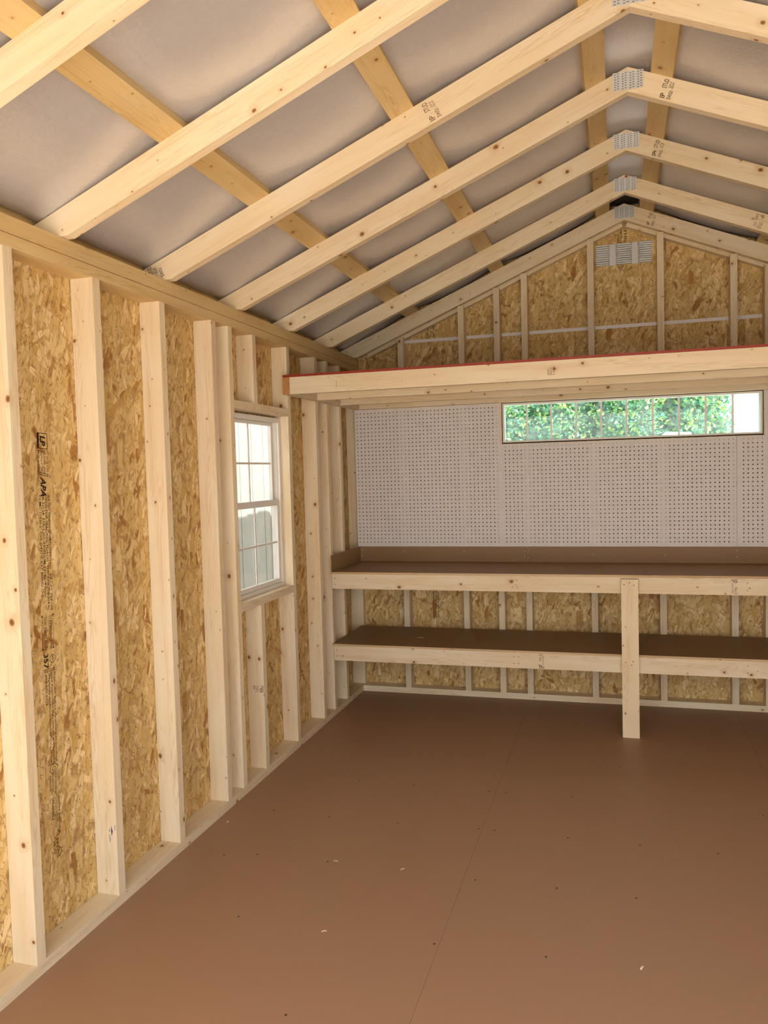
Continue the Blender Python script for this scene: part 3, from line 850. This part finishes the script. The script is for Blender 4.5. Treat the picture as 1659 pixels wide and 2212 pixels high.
# ---- loose shavings and chips
def chip(x, y, z, L, w, ang, label, curl=.25):
    bm = bmesh.new(); n = 7; vs = []
    for i in range(n):
        t = i / (n - 1) - .5
        vs.append([bm.verts.new(Vector((t * L, s2 * w * (.5 - .2 * abs(t)), .02 + curl * (1 - 4 * t * t) * .35)) * I) for s2 in (-1, 1)])
    for i in range(n - 1): bm.faces.new([vs[i][0], vs[i + 1][0], vs[i + 1][1], vs[i][1]])
    geo = bmesh.ops.extrude_face_region(bm, geom=bm.faces[:])
    bmesh.ops.translate(bm, vec=(0, 0, .05 * I), verts=[q for q in geo['geom'] if isinstance(q, bmesh.types.BMVert)])
    o = mesh_obj('wood_chip', bm, CHIPM, T(x, y, z + .0) @ Matrix.Rotation(ang, 4, 'Z'))
    return tag(o, label, 'wood chip', 'stray wood chips')
CHIPM = plain('fresh_shaving', (.80, .63, .42), .6)
chip(19.5, 175.3, ST, 1.5, .35, .2, 'pale curled shaving lying on the dark lower shelf')
chip(68.5, 81.7, 0, .8, .25, 1.2, 'pale chip on the near right part of the brown floor')
chip(24.8, 97.6, 0, .7, .2, .1, 'pale chip beside the cross seam in the left floor sheets')
chip(29.6, 79.8, 0, .65, .22, .5, 'pale chip on the left floor sheet in front of the cross seam')
chip(35.3, 97.6, 0, .7, .2, .9, 'pale chip on the cross seam close to the seam crossing')
chip(2.2, 106.4, 0, .5, .2, 1.4, 'tiny pale chip by the left wall plate')

# ------------------------------------------------------------------ outside
bm = bmesh.new(); add_box(bm, -900, 1100, -900, 1500, -9.5, -7)
gr = mesh_obj('ground', bm, GRAVEL); tag(gr, kind='structure')
# neighbouring shed seen through the left window
nb = empty('neighbouring_shed', -60, 190, -7); tag(nb, 'pale grooved neighbouring shed seen through the left wall window', 'shed')
bm = bmesh.new()
y = 60.
while y < 218:
    add_box(bm, -39.2, -38, y, min(y + 7.7, 218.5), -7, 95); y += 8
add_box(bm, -39.3, -38.9, 60, 218.5, -7, 95); add_box(bm, -140, -39.3, 60, 218.5, -7, 95)
mesh_obj('wall', bm, SIDING, None, nb)
box_obj('dark_corner_strip', -39.2, -36.9, 216.6, 218.52, -7, 95, plain('dark_grey_strip', (.10, .11, .105), .7), nb)  # added dark strip; its colour paints the shaded gap by the corner trim
box_obj('corner_trim', -39.6, -37.4, 218.55, 222, -7, 95, SIDING_TRIM, nb)
bm = bmesh.new(); add_prism(bm, [(-150, 95.05), (-36, 95.05), (-36, 97), (-95, 122), (-150, 97)], -226, -54)
bmesh.ops.transform(bm, matrix=rot, verts=bm.verts)
mesh_obj('roof', bm, SHINGLE, None, nb)
o = box_obj('board_fence', -75, -73.5, 236, 420, -7, 110, SIDING_TRIM); tag(o, 'cream board fence beyond the neighbouring shed, left window', 'fence')

def hedge(blobs, n, seed_label):
    root = empty('hedge', 55, 332, -7); tag(root, seed_label, 'hedge')
    r = random.Random(5); bm = bmesh.new()
    sprigs = []
    for i in range(n):
        x, y, rx, ry, h = blobs[min(3, int(r.random() * 3.55))]
        th = r.uniform(0, 2 * PI) if r.random() < .35 else r.uniform(PI, 2 * PI)
        ph = math.acos(r.uniform(-.85, 1)); k = r.uniform(.6, 1.0)
        lump = 1 + .16 * math.sin(5 * th + x) * math.sin(4 * ph)
        p = Vector((x + rx * k * lump * math.sin(ph) * math.cos(th), y + ry * k * lump * math.sin(ph) * math.sin(th), h * .5 - 7 + h * .55 * k * lump * math.cos(ph)))
        if p.z < 40: continue
        d = Vector((r.gauss(0, 1), r.gauss(0, 1), r.gauss(.2, .8))).normalized()
        sd = d.cross(Vector((r.gauss(0, 1), r.gauss(0, 1), r.gauss(0, 1)))).normalized()
        nn = d.cross(sd)
        L = r.uniform(1.3, 2.7); W_ = L * .30
        q = [p, p + d * L * .5 + sd * W_ + nn * .25, p + d * L + nn * -.3, p + d * L * .5 - sd * W_ + nn * .25]
        v = [bm.verts.new(a * I) for a in q]
        bm.faces.new([v[0], v[1], v[2]]); bm.faces.new([v[0], v[2], v[3]])
    me = bpy.data.meshes.new('foliage'); bm.to_mesh(me); bm.free(); me.materials.append(LEAF)
    put(bpy.data.objects.new('foliage', me), None, root)
    bm = bmesh.new()
    for x, y, rx, ry, h in blobs:
        for k in range(6):
            a = k * 1.05; b = Vector((x + rx * .5 * math.cos(a), y + ry * .5 * math.sin(a), h * .55))
            p0 = Vector((x + 2 * math.cos(a), y + 2 * math.sin(a), -7))
            m = Matrix.Translation((p0 + b) / 2 * I) @ (b - p0).to_track_quat('Z', 'Y').to_matrix().to_4x4()
            bmesh.ops.create_cone(bm, cap_ends=True, segments=7, radius1=1.3 * I, radius2=.6 * I, depth=(b - p0).length * I, matrix=m)
    mesh_obj('stems', bm, STEM, None, root)
    bm = bmesh.new()
    for x, y, rx, ry, h in blobs:
        res = bmesh.ops.create_icosphere(bm, subdivisions=4, radius=1.)
        for v in res['verts']:
            d = v.co.normalized(); k = .66 + .07 * math.sin(9 * d.x + x) * math.sin(8 * d.z) + r.uniform(-.03, .03)
            v.co = Vector((x + rx * k * d.x, y + ry * k * d.y, h * .5 - 7 + h * .55 * k * d.z)) * I
    mesh_obj('inner_foliage', bm, INNER, None, root)
hedge([(6, 330, 32, 22, 116), (44, 342, 34, 24, 122), (76, 330, 30, 22, 120), (95, 322, 14.5, 15, 112)], 85000, 'tall green leafy hedge with leaves coloured as sunlit yellow outside the transom window')
# white house with lap siding to the right
hs_ = empty('white_house', 190, 420, -7); tag(hs_, 'white house wall with horizontal lap siding, right end of the transom window', 'house')
bm = bmesh.new()
z = -7
while z < 180:
    add_prism(bm, [(400.6, z), (400, z), (400.5, z + 6.9), (401.2, z + 6.9)], 100, 330); z += 7
bmesh.ops.transform(bm, matrix=Matrix(((0, 0, 1, 0), (1, 0, 0, 0), (0, 1, 0, 0), (0, 0, 0, 1))), verts=bm.verts)
mesh_obj('siding', bm, WHITE_SIDE, None, hs_)
box_obj('body', 101, 330, 401.5, 560, -7, 178, WHITE_SIDE, hs_)
# low white shed roof among the shrubs
vr = empty('low_canopy', 86, 285, -7); tag(vr, 'low white canopy roof in front of the shrubs at the bottom of the transom window', 'canopy')
bm = bmesh.new(); add_prism(bm, [(81, 67.5), (91.5, 67.5), (90.5, 69.6), (82.5, 70.0)], -295, -276)
bmesh.ops.transform(bm, matrix=rot, verts=bm.verts); mesh_obj('canopy_roof', bm, WHITE_CAR, None, vr)
for x in (82, 90.5):
    for y in (278, 293): box_obj('post', x - .6, x + .6, y - .6, y + .6, -7, 67.5, WHITE_CAR, vr)

# ------------------------------------------------------------------ light
w = bpy.data.worlds.new('sky'); sc.world = w; w.use_nodes = True
nt = w.node_tree; bg = nt.nodes['Background']
bg.inputs[0].default_value = (.97, .985, 1.0, 1); bg.inputs[1].default_value = 1.0
sun = bpy.data.lights.new('sun', 'SUN'); sun.energy = 5.2; sun.angle = .009; sun.color = (1, .965, .92)
so = bpy.data.objects.new('sun', sun); col.objects.link(so)
D = Vector((-.8, .60, -1.37))
so.rotation_euler = D.to_track_quat('-Z', 'Y').to_euler(); so.location = (4, 0, 6)
def portal(name, loc, rot_, sx, sy):
    l = bpy.data.lights.new(name, 'AREA'); l.shape = 'RECTANGLE'; l.size = sx * I; l.size_y = sy * I
    l.cycles.is_portal = True
    o = bpy.data.objects.new(name, l); o.location = Vector(loc) * I; o.rotation_euler = rot_; col.objects.link(o)
portal('door_portal', ((DX0 + DX1) / 2, -.5, DZ / 2), (PI / 2, 0, 0), DX1 - DX0, DZ)

# ------------------------------------------------------------------ camera
F, CX, CY, CZ, YAW, PITCH, ROLL = 1719.34, 66.3613, -12.9753, 58.6352, .2858, -.0495, -.0265
P_ = PARAMS = None
right = Vector((math.cos(YAW), math.sin(YAW), 0)); fwd = Vector((-math.sin(YAW), math.cos(YAW), 0)); upv = Vector((0, 0, 1))
f2 = fwd * math.cos(PITCH) + upv * math.sin(PITCH); u2 = upv * math.cos(PITCH) - fwd * math.sin(PITCH)
r3 = right * math.cos(ROLL) + u2 * math.sin(ROLL); u3 = u2 * math.cos(ROLL) - right * math.sin(ROLL)
cam = bpy.data.cameras.new('camera'); co = bpy.data.objects.new('camera', cam); col.objects.link(co)
m = Matrix((r3, u3, -f2)).transposed().to_4x4(); m.translation = Vector((CX, CY, CZ)) * I
co.matrix_world = m
cam.sensor_fit = 'HORIZONTAL'; cam.sensor_width = 36; cam.lens = 36 * F / 1659; cam.clip_start = .05; cam.clip_end = 200
sc.camera = co
sc.view_settings.view_transform = 'Standard'; sc.view_settings.look = 'None'
sc.view_settings.exposure = 2.04; sc.view_settings.gamma = 1; sc.view_settings.use_curve_mapping = False
sc.cycles.max_bounces = 10; sc.cycles.diffuse_bounces = 8; sc.cycles.transparent_max_bounces = 12
sc.cycles.use_denoising = True
sc.cycles.sample_clamp_indirect = 8
